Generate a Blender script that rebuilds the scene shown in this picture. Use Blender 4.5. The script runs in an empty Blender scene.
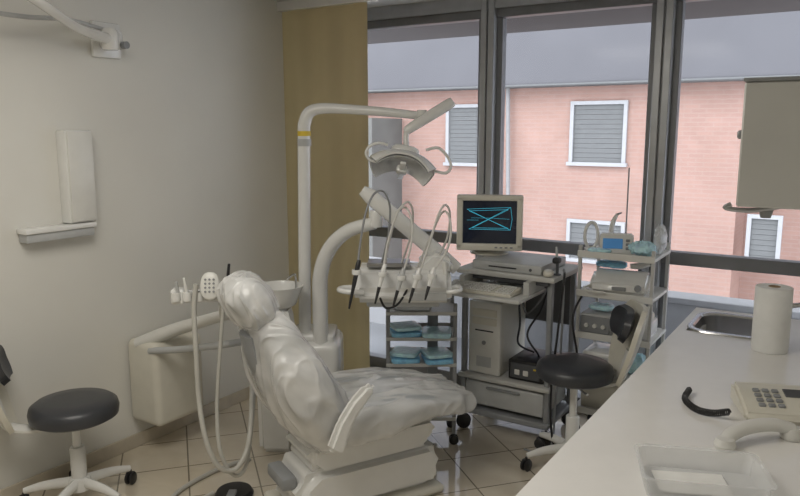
import bpy, bmesh, math, random
from mathutils import Vector, Matrix, noise
random.seed(4)
sc = bpy.context.scene
COL = sc.collection
PI = math.pi
sc.view_settings.view_transform = 'Standard'

# ---------------------------------------------------------------- survey helpers (camera station of the photographer)
H, FP, S, Cc = 1.7, 720.0, 0.1616, 0.98686
SP, CP = 0.5388, 0.8425
ROT = math.radians(32.6)
def W(F, L, z=0): return Vector((-SP*F + CP*L, CP*F + SP*L, z))
def _ray(px, py):
    a = (px-400)/FP; b = (248-py)/FP
    return a, Cc + b*S, -S + b*Cc
def pix(px, py, F):
    a, h, v = _ray(px, py); t = F/h
    return W(F, a*t, H + v*t)
def pixy(px, py, Y):
    a, h, v = _ray(px, py); t = Y/(CP*h + SP*a)
    return W(h*t, a*t, H + v*t)
def pixz(px, py, z):
    a, h, v = _ray(px, py); t = (z-H)/v
    return W(h*t, a*t, z)

# ---------------------------------------------------------------- materials
def mat(name, col, rough=.5, metal=0., var=.06, scale=12., bump=0., bscale=60., alpha=1., emit=None, estr=0., coat=0., dist=0.):
    m = bpy.data.materials.new(name); m.use_nodes = True
    nt = m.node_tree; N = nt.nodes; Lk = nt.links
    p = N['Principled BSDF']
    tc = N.new('ShaderNodeTexCoord'); nz = N.new('ShaderNodeTexNoise')
    nz.inputs['Scale'].default_value = scale; nz.inputs['Detail'].default_value = 4
    Lk.new(tc.outputs['Object'], nz.inputs['Vector'])
    rp = N.new('ShaderNodeValToRGB')
    rp.color_ramp.elements[0].position = .3; rp.color_ramp.elements[1].position = .7
    rp.color_ramp.elements[0].color = (*[c*(1-var) for c in col], 1)
    rp.color_ramp.elements[1].color = (*[min(1, c*(1+var)) for c in col], 1)
    Lk.new(nz.outputs['Fac'], rp.inputs['Fac']); Lk.new(rp.outputs['Color'], p.inputs['Base Color'])
    p.inputs['Roughness'].default_value = rough; p.inputs['Metallic'].default_value = metal
    p.inputs['Alpha'].default_value = alpha
    if coat: p.inputs['Coat Weight'].default_value = coat
    if emit: p.inputs['Emission Color'].default_value = (*emit, 1); p.inputs['Emission Strength'].default_value = estr
    if bump:
        n2 = N.new('ShaderNodeTexNoise'); n2.inputs['Scale'].default_value = bscale; n2.inputs['Detail'].default_value = 5
        n2.inputs['Distortion'].default_value = dist
        Lk.new(tc.outputs['Object'], n2.inputs['Vector'])
        b = N.new('ShaderNodeBump'); b.inputs['Strength'].default_value = bump; b.inputs['Distance'].default_value = .01
        Lk.new(n2.outputs['Fac'], b.inputs['Height']); Lk.new(b.outputs['Normal'], p.inputs['Normal'])
    return m

def filmmat(name):
    """thin disposable sheet: milky, slightly see-through"""
    m = bpy.data.materials.new(name); m.use_nodes = True
    nt = m.node_tree; N = nt.nodes; Lk = nt.links; p = N['Principled BSDF']
    tc = N.new('ShaderNodeTexCoord'); nz = N.new('ShaderNodeTexNoise')
    nz.inputs['Scale'].default_value = 5; nz.inputs['Detail'].default_value = 2; nz.inputs['Distortion'].default_value = .8
    Lk.new(tc.outputs['Object'], nz.inputs['Vector'])
    r = N.new('ShaderNodeValToRGB'); e = r.color_ramp.elements
    e[0].position = .36; e[0].color = (.50,.50,.50,1); e[1].position = .64; e[1].color = (.76,.76,.76,1)
    Lk.new(nz.outputs['Fac'], r.inputs[0]); Lk.new(r.outputs[0], p.inputs['Alpha'])
    p.inputs['Base Color'].default_value = (.88,.88,.87,1); p.inputs['Roughness'].default_value = .26
    p.inputs['Coat Weight'].default_value = .35; p.inputs['Coat Roughness'].default_value = .1
    n2 = N.new('ShaderNodeTexNoise'); n2.inputs['Scale'].default_value = 16; n2.inputs['Detail'].default_value = 3; n2.inputs['Distortion'].default_value = .6
    Lk.new(tc.outputs['Object'], n2.inputs['Vector'])
    b = N.new('ShaderNodeBump'); b.inputs['Strength'].default_value = .18; b.inputs['Distance'].default_value = .008
    Lk.new(n2.outputs['Fac'], b.inputs['Height']); Lk.new(b.outputs[0], p.inputs['Normal'])
    return m

def glassmat(name, tint=(.95,.97,1), fac=.006):
    m = bpy.data.materials.new(name); m.use_nodes = True
    nt = m.node_tree; N = nt.nodes; Lk = nt.links
    for n in list(N): N.remove(n)
    o = N.new('ShaderNodeOutputMaterial'); mx = N.new('ShaderNodeMixShader')
    t = N.new('ShaderNodeBsdfTransparent'); g = N.new('ShaderNodeBsdfGlossy')
    t.inputs['Color'].default_value = (*tint, 1); g.inputs['Roughness'].default_value = .1
    mx.inputs[0].default_value = fac
    Lk.new(t.outputs[0], mx.inputs[1]); Lk.new(g.outputs[0], mx.inputs[2]); Lk.new(mx.outputs[0], o.inputs[0])
    return m

def brickmat(name, c1, c2, mortar, bw, rh, ms, rot=0., rough=.6, plane='xy', offset=0., dark=.74, bst=.3):
    m = bpy.data.materials.new(name); m.use_nodes = True
    nt = m.node_tree; N = nt.nodes; Lk = nt.links; p = N['Principled BSDF']
    tc = N.new('ShaderNodeTexCoord'); sep = N.new('ShaderNodeSeparateXYZ'); cmb = N.new('ShaderNodeCombineXYZ')
    Lk.new(tc.outputs['Object'], sep.inputs[0]); Lk.new(sep.outputs[0], cmb.inputs[0])
    Lk.new(sep.outputs[1 if plane == 'xy' else 2], cmb.inputs[1])
    mp = N.new('ShaderNodeMapping'); mp.inputs['Rotation'].default_value[2] = rot
    Lk.new(cmb.outputs[0], mp.inputs[0])
    br = N.new('ShaderNodeTexBrick'); br.offset = offset
    br.inputs['Scale'].default_value = 1; br.inputs['Brick Width'].default_value = bw; br.inputs['Row Height'].default_value = rh
    br.inputs['Mortar Size'].default_value = ms; br.inputs['Mortar Smooth'].default_value = .1
    br.inputs['Color1'].default_value = (*c1, 1); br.inputs['Color2'].default_value = (*c2, 1); br.inputs['Mortar'].default_value = (*mortar, 1)
    Lk.new(mp.outputs[0], br.inputs['Vector'])
    nz = N.new('ShaderNodeTexNoise'); nz.inputs['Scale'].default_value = 5 if plane == 'xy' else 1.2; nz.inputs['Detail'].default_value = 8
    nz.inputs['Distortion'].default_value = 1.2
    Lk.new(tc.outputs['Object'], nz.inputs['Vector'])
    rp = N.new('ShaderNodeValToRGB'); rp.color_ramp.elements[0].position = .35; rp.color_ramp.elements[1].position = .7
    rp.color_ramp.elements[0].color = (dark, dark*.98, dark*.96, 1); rp.color_ramp.elements[1].color = (1, 1, 1, 1)
    Lk.new(nz.outputs['Fac'], rp.inputs[0])
    mx = N.new('ShaderNodeMixRGB'); mx.blend_type = 'MULTIPLY'; mx.inputs[0].default_value = .8
    Lk.new(br.outputs['Color'], mx.inputs[1]); Lk.new(rp.outputs[0], mx.inputs[2]); Lk.new(mx.outputs[0], p.inputs['Base Color'])
    p.inputs['Roughness'].default_value = rough
    b = N.new('ShaderNodeBump'); b.inputs['Strength'].default_value = bst; b.inputs['Distance'].default_value = .004; b.invert = True
    Lk.new(br.outputs['Fac'], b.inputs['Height']); Lk.new(b.outputs[0], p.inputs['Normal'])
    return m

WALL = mat('wall_paint', (.75,.74,.695), .75, var=.03, scale=2, bump=.05, bscale=150)
CEIL = mat('ceiling_paint', (.66,.66,.64), .8, var=.02)
FLOOR = brickmat('floor_tile', (.76,.685,.56), (.72,.645,.52), (.25,.22,.17), .33, .33, .004, rot=math.radians(40), rough=.06, dark=.88, bst=.15)
FLOOR.node_tree.nodes['Principled BSDF'].inputs['Coat Weight'].default_value = 1.
FLOOR.node_tree.nodes['Principled BSDF'].inputs['Coat IOR'].default_value = 2.0
FLOOR.node_tree.nodes['Principled BSDF'].inputs['Coat Roughness'].default_value = .05
BASEB = mat('skirting_tile', (.60,.54,.44), .3, var=.12, scale=8)
FRAME = mat('dark_grey_aluminium', (.21,.215,.225), .4, .3)
MULL = mat('grey_aluminium', (.42,.43,.445), .35, .55)
GLASS = glassmat('window_glass')
WHITE = mat('white_enamel', (.80,.80,.78), .22, coat=.35, var=.02)
CREAM = mat('cream_plastic', (.70,.675,.59), .35, var=.03)
OFFW = mat('off_white_plastic', (.74,.735,.70), .35, var=.03)
PGREY = mat('pale_grey_plastic', (.56,.56,.54), .45, var=.03)
GREYP = mat('grey_plastic', (.27,.28,.29), .45)
LGREY = mat('light_grey_plastic', (.48,.49,.49), .4)
DGREY = mat('dark_grey_metal', (.11,.115,.125), .4, .3)
BLACK = mat('black_plastic', (.018,.018,.02), .4)
VINYL = mat('black_vinyl', (.045,.048,.056), .36, bump=.12, bscale=200, coat=.1)
CHROME = mat('chrome', (.62,.62,.63), .2, 1.)
STEEL = mat('brushed_steel', (.42,.42,.43), .32, 1.)
HOSE = mat('beige_grey_hose', (.50,.49,.45), .45)
HOSEL = mat('pale_hose', (.62,.61,.58), .4)
UPH = mat('grey_upholstery', (.40,.42,.43), .45)
WRAP = filmmat('draped_plastic_film')
BLUEP = mat('blue_plastic_film', (.28,.62,.98), .3, var=.2, scale=40, bump=.4, bscale=40, coat=.3)
BLUEC = mat('clear_blue_film', (.55,.83,1.0), .25, var=.15, scale=40, bump=.4, bscale=40, coat=.3)
CURT = mat('plain_tan_curtain_cloth', (.63,.555,.365), .85, var=.02, scale=3, bump=.06, bscale=300)
COUNTER = mat('white_laminate', (.87,.855,.83), .2, var=.02)
CLEAR = mat('cloudy_plastic', (.86,.88,.89), .12, alpha=.30, bump=.2, bscale=20)
CLEARP = mat('frosted_pouch', (.80,.82,.83), .25, alpha=.7, bump=.5, bscale=40)
YELLOW = mat('yellow_sticker', (.75,.55,.05), .5)
SCREEN = mat('crt_screen', (.006,.008,.016), .12, emit=(.008,.014,.03), estr=.25)
TRACE = mat('screen_trace', (.04,.3,.45), .5, emit=(.06,.45,.58), estr=.6)
LCD = mat('blue_lcd', (.10,.26,.5), .3, emit=(.05,.25,.6), estr=.2)
BRICK = brickmat('salmon_brick', (.40,.255,.212), (.37,.237,.20), (.39,.275,.237), .26, .08, .010, rough=.95, plane='xz', offset=.5, dark=.86, bst=.15)
LAV = mat('dark_grey_fascia', (.125,.125,.135), .85, var=.05, scale=1)
SOFF = mat('brown_grey_soffit', (.09,.082,.08), .8)
SHUT = mat('grey_shutter', (.145,.15,.15), .8)
WFR = mat('dull_window_surround', (.27,.265,.265), .8)
ANNEX_SHADE = mat('painted_shade_render', (.14,.14,.13), .9, var=.15, scale=2)  # shade of the building's far left, put into a dark wall colour
PAVE = mat('pale_concrete', (.32,.33,.345), .9, var=.1, scale=1)
PARAP = mat('white_render', (.38,.385,.395), .85, var=.04)
REFL = mat('reflector_metal', (.74,.75,.76), .22, .5, var=.12, scale=20)
PAPER = mat('white_paper', (.86,.86,.84), .8)
WOOD = mat('tan_card', (.42,.30,.18), .6)

# ---------------------------------------------------------------- mesh helpers
def merge(bm, t, mtx=None):
    if mtx is not None: t.transform(mtx)
    me = bpy.data.meshes.new('tmp'); t.to_mesh(me); t.free(); bm.from_mesh(me); bpy.data.meshes.remove(me)
def B(): return bmesh.new()
def box(bm, x0, x1, y0, y1, z0, z1, bev=.0, seg=3, mtx=None):
    t = B(); bmesh.ops.create_cube(t, size=1)
    for v in t.verts: v.co = Vector(((x0+x1)/2+v.co.x*(x1-x0), (y0+y1)/2+v.co.y*(y1-y0), (z0+z1)/2+v.co.z*(z1-z0)))
    if bev: bmesh.ops.bevel(t, geom=t.edges[:], offset=bev, segments=seg, affect='EDGES', profile=.5)
    merge(bm, t, mtx); return bm
def crom(P, n):
    out = []
    for i in range(len(P)-1):
        p0 = P[max(i-1,0)]; p1 = P[i]; p2 = P[i+1]; p3 = P[min(i+2,len(P)-1)]
        for k in range(n):
            t = k/n
            out.append(.5*((2*p1)+(p2-p0)*t+(2*p0-5*p1+4*p2-p3)*t*t+(3*p1-p0-3*p2+p3)*t**3))
    out.append(P[-1]); return out
def tube(bm, pts, r, n=10, sm=6, flat=1.0, mtx=None):
    pts = [Vector(p) for p in pts]; rr = r if isinstance(r, (list, tuple)) else [r]*len(pts)
    if sm > 1 and len(pts) > 2:
        rv = [Vector((q, 0, 0)) for q in rr]; pts = crom(pts, sm); rr = [max(.0005, q.x) for q in crom(rv, sm)]
    t = B()
    T0 = (pts[1]-pts[0]).normalized(); nrm = T0.orthogonal().normalized()
    if abs(T0.z) < .9: nrm = (Vector((0,0,1))-T0*T0.z).normalized()
    rings = []
    for i, p in enumerate(pts):
        T = (pts[min(i+1,len(pts)-1)]-pts[max(i-1,0)]).normalized()
        nrm = (nrm-T*nrm.dot(T)).normalized(); bn = T.cross(nrm)
        rings.append([t.verts.new(p+nrm*math.cos(2*PI*k/n)*rr[i]+bn*math.sin(2*PI*k/n)*rr[i]*flat) for k in range(n)])
    for a, b in zip(rings, rings[1:]):
        for k in range(n): t.faces.new((a[k], a[(k+1)%n], b[(k+1)%n], b[k]))
    t.faces.new(rings[0][::-1]); t.faces.new(rings[-1])
    bmesh.ops.recalc_face_normals(t, faces=t.faces[:])
    merge(bm, t, mtx); return bm
def lathe(bm, prof, n=28, mtx=None):
    t = B(); rings = []
    for r, z in prof:
        if r < 1e-5: rings.append([t.verts.new((0,0,z))])
        else: rings.append([t.verts.new((r*math.cos(2*PI*k/n), r*math.sin(2*PI*k/n), z)) for k in range(n)])
    for a, b in zip(rings, rings[1:]):
        for k in range(n):
            k2 = (k+1) % n
            if len(a) == 1 and len(b) == 1: continue
            if len(a) == 1: t.faces.new((a[0], b[k2], b[k]))
            elif len(b) == 1: t.faces.new((a[k], a[k2], b[0]))
            else: t.faces.new((a[k], a[k2], b[k2], b[k]))
    bmesh.ops.recalc_face_normals(t, faces=t.faces[:])
    merge(bm, t, mtx); return bm
def prism(bm, poly, d0, d1, axis='y', bev=0., seg=2, mtx=None):
    t = B()
    def mk(u, v, d): return {'y': (u, d, v), 'x': (d, u, v), 'z': (u, v, d)}[axis]
    a = [t.verts.new(mk(u, v, d0)) for u, v in poly]; b = [t.verts.new(mk(u, v, d1)) for u, v in poly]
    n = len(poly)
    t.faces.new(a); t.faces.new(b[::-1])
    for k in range(n): t.faces.new((a[k], b[k], b[(k+1)%n], a[(k+1)%n]))
    bmesh.ops.recalc_face_normals(t, faces=t.faces[:])
    if bev: bmesh.ops.bevel(t, geom=t.edges[:], offset=bev, segments=seg, affect='EDGES')
    merge(bm, t, mtx); return bm
def sgn(x): return -1 if x < 0 else 1
def pillow(bm, sx, sy, sz, e=.6, mtx=None, nu=40, nv=20, wr=0., fr=10., st=(1,1,1), soft=False):
    t = B(); rings = []
    for j in range(nv+1):
        ph = -PI/2+PI*j/nv; cp = math.cos(ph); sp = math.sin(ph)
        R = abs(cp)**e; z = sgn(sp)*abs(sp)**e
        if j in (0, nv): rings.append([t.verts.new((0,0,z*sz/2))]); continue
        rings.append([t.verts.new((sgn(math.cos(a))*abs(math.cos(a))**e*R*sx/2, sgn(math.sin(a))*abs(math.sin(a))**e*R*sy/2, z*sz/2))
                      for a in [2*PI*k/nu for k in range(nu)]])
    for a, b in zip(rings, rings[1:]):
        for k in range(nu):
            k2 = (k+1) % nu
            if len(a) == 1: t.faces.new((a[0], b[k2], b[k]))
            elif len(b) == 1: t.faces.new((a[k], a[k2], b[0]))
            else: t.faces.new((a[k], a[k2], b[k2], b[k]))
    bmesh.ops.recalc_face_normals(t, faces=t.faces[:])
    if wr: (drape if soft else wrinkle)(t, wr, fr, st)
    merge(bm, t, mtx); return bm
def wrinkle(t, amp, fr, st=(1,1,1)):
    t.normal_update(); mv = []
    for v in t.verts:
        c = v.co
        p = Vector((c.x*fr*st[0], c.y*fr*st[1], c.z*fr*st[2]))
        q = p+Vector((noise.noise(p*.6), noise.noise(p*.6+Vector((5,5,5))), noise.noise(p*.6+Vector((9,1,4)))))*1.6
        d = .45*max(0, 1-abs(noise.noise(q))*7)+.3*max(0, 1-abs(noise.noise(q*2.1+Vector((3,3,3))))*6)
        d += .8*noise.noise(p*.35)
        mv.append(c+v.normal*amp*d)
    for v, c in zip(t.verts, mv): v.co = c
def drape(t, amp, fr, st=(1,1,1), ax=None):
    """long soft folds of a thin sheet; st stretches the noise so that folds run along the low-frequency axis"""
    t.normal_update(); mv = []
    for v in t.verts:
        c = v.co
        if ax:
            u = c.x*ax[0]+c.z*ax[1]; w_ = c.x*ax[1]-c.z*ax[0]
            p = Vector((u*fr*st[0], c.y*fr*st[1], w_*fr*st[2]))
        else: p = Vector((c.x*fr*st[0], c.y*fr*st[1], c.z*fr*st[2]))
        q = p+Vector((noise.noise(p*.5), noise.noise(p*.5+Vector((5,5,5))), noise.noise(p*.5+Vector((9,1,4)))))*.7
        a = abs(noise.noise(q)); d = .9/(1+(a*5)**2)
        a2 = abs(noise.noise(q*1.8+Vector((7,2,3)))); d += .35/(1+(a2*8)**2)
        d += .5*noise.noise(p*.5)
        mv.append(c+v.normal*amp*(d-.4))
    for v, c in zip(t.verts, mv): v.co = c
def loft(bm, st, nseg=50, nr=56, e=.55, wr=0., fr=9., mtx=None, stt=(1,1,1), ax=None):
    K = [Vector((s[0], s[1], 0)) for s in st]; K2 = [Vector((s[2], s[3], s[4])) for s in st]
    n = max(2, nseg//(len(st)-1)); A = crom(K, n); A2 = crom(K2, n)
    t = B(); rings = []
    m = len(A)-1
    for i, (c, q) in enumerate(zip(A, A2)):
        en = min(1, min(i, m-i)/(m*.07)); en = math.sqrt(max(.0, 1-(1-en)**2))*.97+.03
        N = Vector((-math.sin(q.z), 0, math.cos(q.z)))
        rings.append([t.verts.new(Vector((c.x, 0, c.y))+Vector((0,1,0))*sgn(math.cos(a))*abs(math.cos(a))**e*q.x/2*(.75+.25*en)
                      + N*sgn(math.sin(a))*abs(math.sin(a))**e*q.y/2*en) for a in [2*PI*k/nr for k in range(nr)]])
    for a, b in zip(rings, rings[1:]):
        for k in range(nr): t.faces.new((a[k], a[(k+1)%nr], b[(k+1)%nr], b[k]))
    t.faces.new(rings[0][::-1]); t.faces.new(rings[-1])
    bmesh.ops.recalc_face_normals(t, faces=t.faces[:])
    if wr: drape(t, wr, fr, stt, ax)
    merge(bm, t, mtx); return bm
def TR(x, y, z, rz=0, rx=0, ry=0):
    return Matrix.Translation((x, y, z)) @ Matrix.Rotation(rz, 4, 'Z') @ Matrix.Rotation(ry, 4, 'Y') @ Matrix.Rotation(rx, 4, 'X')

# ---------------------------------------------------------------- objects
WM = {}
def mkobj(name, bm, m, ang=40):
    me = bpy.data.meshes.new(name); bm.to_mesh(me); bm.free(); me.materials.append(m)
    for p in me.polygons: p.use_smooth = True
    me.set_sharp_from_angle(angle=math.radians(ang))
    o = bpy.data.objects.new(name, me); COL.objects.link(o); return o
def thing(name, label, cat, loc=(0,0,0), rotz=0., group=None, kind=None):
    o = bpy.data.objects.new(name, None); COL.objects.link(o); o.empty_display_size = .1
    o.location = loc; o.rotation_euler = (0,0,rotz)
    if label: o['label'] = label
    if cat: o['category'] = cat
    if group: o['group'] = group
    if kind: o['kind'] = kind
    WM[o.name] = Matrix.Translation(loc) @ Matrix.Rotation(rotz, 4, 'Z'); return o
def part(name, bm, m, parent, world=False, label=None, ang=40):
    if world: bm.transform(WM[parent.name].inverted())
    o = mkobj(name, bm, m, ang); o.parent = parent; WM[o.name] = WM[parent.name]
    if label: o['label'] = label
    return o
def top(name, bm, m, label, cat, group=None, kind=None, ang=40):
    bm.verts.ensure_lookup_table()
    xs = [v.co.x for v in bm.verts]; ys = [v.co.y for v in bm.verts]; zs = [v.co.z for v in bm.verts]
    c = Vector(((min(xs)+max(xs))/2, (min(ys)+max(ys))/2, min(zs)))
    bm.transform(Matrix.Translation(-c)); o = mkobj(name, bm, m, ang); o.location = c
    o['label'] = label; o['category'] = cat
    if group: o['group'] = group
    if kind: o['kind'] = kind
    WM[o.name] = Matrix.Translation(c); return o
def struct(name, bm, m, ang=40):
    o = mkobj(name, bm, m, ang); o['kind'] = 'structure'; WM[o.name] = Matrix.Identity(4); return o

# ================================================================ ROOM
XL, XR, YB, YF, ZC = -3.2, .2, 4.1, -1.3, 2.5
struct('floor', box(B(), XL-.1, XR+.1, YF-.1, YB+.12, -.1, 0), FLOOR)
struct('ceiling', box(B(), XL-.1, XR+.1, YF-.1, YB+.12, ZC, ZC+.1), CEIL)
struct('wall_left', box(B(), XL-.12, XL, YF-.1, YB+.12, 0, ZC), WALL)
struct('wall_right', box(B(), XR, XR+.12, YF-.1, YB+.12, 0, ZC), WALL)
struct('wall_rear', box(B(), XL, XR, YF-.12, YF, 0, ZC), WALL)
struct('wall_back', box(box(B(), XL, -3.02, YB, YB+.12, 0, ZC), .09, XR, YB, YB+.12, 0, ZC), WALL)
struct('baseboard_left', box(B(), XL, XL+.012, YF, YB, 0, .075, .003, 1), BASEB)

MX = [-3.02, -1.98, -.948, .09]
for i in range(3):
    a, b = MX[i], MX[i+1]
    w = thing('window_%d' % (i+1), None, None, ((a+b)/2, YB+.05, 0), kind='structure')
    f = B(); e = .035
    box(f, a+e, b-e, YB+.01, YB+.09, 2.37, ZC, .004, 1); box(f, a+e, b-e, YB+.01, YB+.09, 0, .09, .004, 1)
    box(f, a+e, a+e+.045, YB+.02, YB+.08, .09, 2.37, .003, 1); box(f, b-e-.045, b-e, YB+.02, YB+.08, .09, 2.37, .003, 1)
    box(f, a+e, b-e, YB+.01, YB+.09, .965, 1.035, .004, 1)
    part('window_frame', f, FRAME, w, world=True)
    for z0, z1 in ((.09, .965), (1.035, 2.37)):
        part('glass_pane', box(B(), a+.08, b-.08, YB+.045, YB+.051, z0, z1), GLASS, w, world=True)
for i, x in enumerate(MX[1:3]):
    m = B(); box(m, x-.045, x-.004, YB-.03, YB+.11, 0, ZC, .004, 1); box(m, x+.004, x+.045, YB-.03, YB+.11, 0, ZC, .004, 1)
    box(m, x-.02, x+.02, YB-.01, YB+.1, 0, ZC)
    struct('trim_%d' % (i+1), m, MULL)
struct('trim_3', box(B(), -3.02, .09, YB-.02, YB+.0, 2.42, ZC), MULL)

# curtain
t = thing('curtain', 'plain tan full-height cloth curtain hanging in the corner left of the windows', 'curtain', (-2.85, 3.6, 0))
cb = B(); n = 200; rows = 30; g = []
x0 = pixy(279.5, 130, 3.6).x; x1 = pixy(368, 130, 3.6).x
for j in range(rows+1):
    z = .10+(2.445-.10)*j/rows; r = []
    for k in range(n+1):
        u = k/n; fl = .65+.35*(1-j/rows)
        r.append(cb.verts.new((x0+(x1-x0)*u, 3.6+.016*math.sin(u*PI*2*3+.3*math.sin(z*1.2))*fl, z)))
    g.append(r)
for a, b in zip(g, g[1:]):
    for k in range(n): cb.faces.new((a[k], a[k+1], b[k+1], b[k]))
bmesh.ops.solidify(cb, geom=cb.faces[:], thickness=.003)
part('cloth', cb, CURT, t, world=True)
part('curtain_rail', box(B(), x0-.02, x1+.06, 3.565, 3.635, 2.44, 2.5, .004, 1), WHITE, t, world=True)

# ================================================================ OUTSIDE
struct('trim_4', box(B(), -9, 4, YB+.13, 5.75, 2.5, 2.62), SOFF)
struct('trim_5', box(B(), -7, 3, YB+.13, 5.2, -.14, -.02), PAVE)
top('parapet', box(box(B(), -7, 3, 5.2, 5.36, -.14, .50), -7, 3, 5.17, 5.39, .50, .545, .006, 1), PARAP,
        'low white rendered parapet wall outside the window', 'parapet wall')
BY = 14.0
bd = thing('apartment_building', 'salmon pink brick building with shuttered windows seen through the glass', 'building', (-4, BY, -4))
zE = pixy(575, 84, BY).z
wb = B(); xr = pixy(742, 130, BY).x; xa = pixy(402, 150, BY).x
box(wb, -16, xr, BY, BY+5, -4, zE)
part('brick_wall', wb, BRICK, bd, world=True)
part('painted_shade_annex', box(B(), -16, xa, BY-1.2, BY+.1, -4, pixy(385,118,BY-1).z), ANNEX_SHADE, bd, world=True)  # added block; its dark colour stands in for shade at the left end
part('upper_fascia', box(B(), -16, 6, BY-.35, BY+5, zE, zE+4.5), LAV, bd, world=True)
part('eave_moulding', box(B(), -16, 6, BY-.42, BY+.1, zE-.05, zE, .02, 1), SHUT, bd, world=True)
part('side_wing', box(B(), xr, 6, BY+1.2, BY+5, -4, zE), BRICK, bd, world=True)
def extwin(px0, py0, px1, py1):
    a = pixy(px0, py0, BY); b = pixy(px1, py1, BY); f = B(); e = .07
    z1, z0 = a.z, b.z
    box(f, a.x-e, a.x, BY-.06, BY+.02, z0-e, z1+e); box(f, b.x, b.x+e, BY-.06, BY+.02, z0-e, z1+e)
    box(f, a.x, b.x, BY-.06, BY+.02, z1, z1+e); box(f, a.x-e*1.5, b.x+e*1.5, BY-.10, BY+.02, z0-e, z0)
    fr = part('window_frame', f, PARAP, bd, world=True)
    s = B(); k = int((z1-z0)/.09)
    for i in range(k):
        zz = z0+(z1-z0)*i/k; hh = (z1-z0)/k
        prism(s, [(BY-.018, zz), (BY-.010, zz+hh*.95), (BY+.0, zz+hh*.98), (BY+.0, zz)], a.x, b.x, 'x')
    part('roller_shutter', s, SHUT, fr, world=True)
for w_ in ((575,105,622,163), (450,108,478,163), (571,222,620,262), (752,218,775,262)): extwin(*w_)
part('downpipe', tube(B(), [pixy(508,88,BY-.15), pixy(508,280,BY-.15)], .045, 10, 1), WFR, bd, world=True)
struct('trim_6', box(B(), -20, 10, 5.4, 14, -4.1, -4), PAVE)

# ================================================================ castor / stool
def castor(bm, x, y, r=.028, rz=0.):
    for s in (-1, 1):
        lathe(bm, [(0,-.008),(r*.8,-.008),(r,-.004),(r,.004),(r*.8,.008),(0,.008)], 16, TR(x,y,r,rz) @ Matrix.Translation((0, s*.012, 0)) @ Matrix.Rotation(PI/2, 4, 'X'))
    tube(bm, [(x, y, r), (x, y, r*2+.012)], .007, 8, 1)
    box(bm, x-r*.7, x+r*.7, y-.006, y+.006, r, r*2.05, .003, 1)
def stool(label, x, y, hgt, back, phase, ext=0., wph=1.):
    t = thing('rolling_stool', label, 'stool', (x, y, 0), back)
    part('seat', lathe(B(), [(0,hgt),(.10,hgt),(.165,hgt-.006),(.186,hgt-.022),(.192,hgt-.045),(.188,hgt-.075),(.165,hgt-.088),(0,hgt-.088)], 40), VINYL, t)
    part('seat_plate', lathe(B(), [(0,hgt-.088),(.1,hgt-.088),(.085,hgt-.105),(.03,hgt-.12),(0,hgt-.12)], 28), GREYP, t)
    part('gas_column', lathe(lathe(B(), [(0,.1),(.034,.1),(.034,.27),(.03,.275),(0,.275)], 18), [(0,.27),(.019,.27),(.019,hgt-.115),(0,hgt-.115)], 16), WHITE, t)
    part('hub', lathe(B(), [(0,.07),(.05,.07),(.052,.1),(.045,.125),(.036,.13),(0,.13)], 20), WHITE, t)
    for k in range(5):
        a = phase+k*2*PI/5; c, s = math.cos(a), math.sin(a)
        part('leg', tube(B(), [(c*.03, s*.03, .105), (c*.15, s*.15, .098), (c*.24, s*.24, .08)], [.026,.022,.015], 10, 4, .8), WHITE, t)
        cb = B(); castor(cb, c*.242, s*.242, .03, a+.6); part('castor', cb, BLACK, t)
    part('lever', tube(B(), [(0,-.03,hgt-.11), (0.02,-.13,hgt-.11), (.03,-.2,hgt-.10)], .006, 8), CHROME, t)
    part('back_support', tube(B(), [(.05,0,hgt-.10), (.16+ext*.5,0,hgt-.11), (.225+ext,0,hgt-.08), (.25+ext,0,hgt+.0), (.266+ext,0,hgt+.06)], .018, 10, 5, 2.2), OFFW, t)
    def shell(r0, z0, z1, ph, th, lean, pw=3):
        g = []; b = B(); nz = 18; npz = 24
        for j in range(nz+1):
            v = j/nz; row = []
            for k in range(npz+1):
                u = -1+2*k/npz; zz = z0+(z1-z0)*v
                w = ph*(1-.38*abs(2*v-1)**pw)
                R = r0+lean*v+.02*math.sin(v*PI)
                row.append(b.verts.new((R*math.cos(u*w)+ext, R*math.sin(u*w), zz)))
            g.append(row)
        for a_, b_ in zip(g, g[1:]):
            for k in range(npz): b.faces.new((a_[k], a_[k+1], b_[k+1], b_[k]))
        bmesh.ops.recalc_face_normals(b, faces=b.faces[:])
        bmesh.ops.solidify(b, geom=b.faces[:], thickness=th)
        return b
    part('back_shell', shell(.222, hgt-.10, hgt+.29, .66*wph, .024, .11), CREAM, t)
    part('back_pad', shell(.225, hgt+.12, hgt+.275, .60*wph, .034, .045), VINYL, t)
    return t
p = W(3.10, -1.475); stool('black round-seated rolling stool near the left wall', p.x, p.y, .50, math.radians(-124), 2.3, .045, .7)
p = W(3.46, .875); stool('black-seated rolling stool with pale backrest in front of the equipment rack', p.x, p.y, .56, ROT-.08, .9)

# ================================================================ DENTAL CHAIR
o0 = W(3.165, -.207)
dc = thing('dental_chair', 'reclined dental chair wrapped in crinkled clear plastic film', 'dental chair', (o0.x, o0.y, 0), math.radians(62.6))
part('floor_plate', box(B(), -.39, .38, -.19, .19, 0, .04, .018, 3), CREAM, dc)
part('base_housing', prism(B(), [(-.33,.03),(.35,.03),(.385,.10),(.375,.19),(.33,.26),(-.26,.26),(-.34,.20),(-.37,.11)], -.17, .17, 'y', .045, 5), WHITE, dc)
part('lift_cover', prism(B(), [(-.24,.21),(.26,.21),(.345,.27),(.375,.34),(.33,.385),(-.22,.39),(-.29,.35),(-.30,.27)], -.155, .155, 'y', .035, 5), WHITE, dc)
part('seat_frame', box(B(), -.26, .46, -.13, .13, .37, .405, .01, 2), GREYP, dc)
seat = [(-.24,.47,.46,.12,0.), (-.05,.465,.53,.14,0.), (.18,.472,.52,.12,-.02), (.35,.452,.45,.09,-.18), (.535,.405,.34,.075,-.2)]
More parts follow.
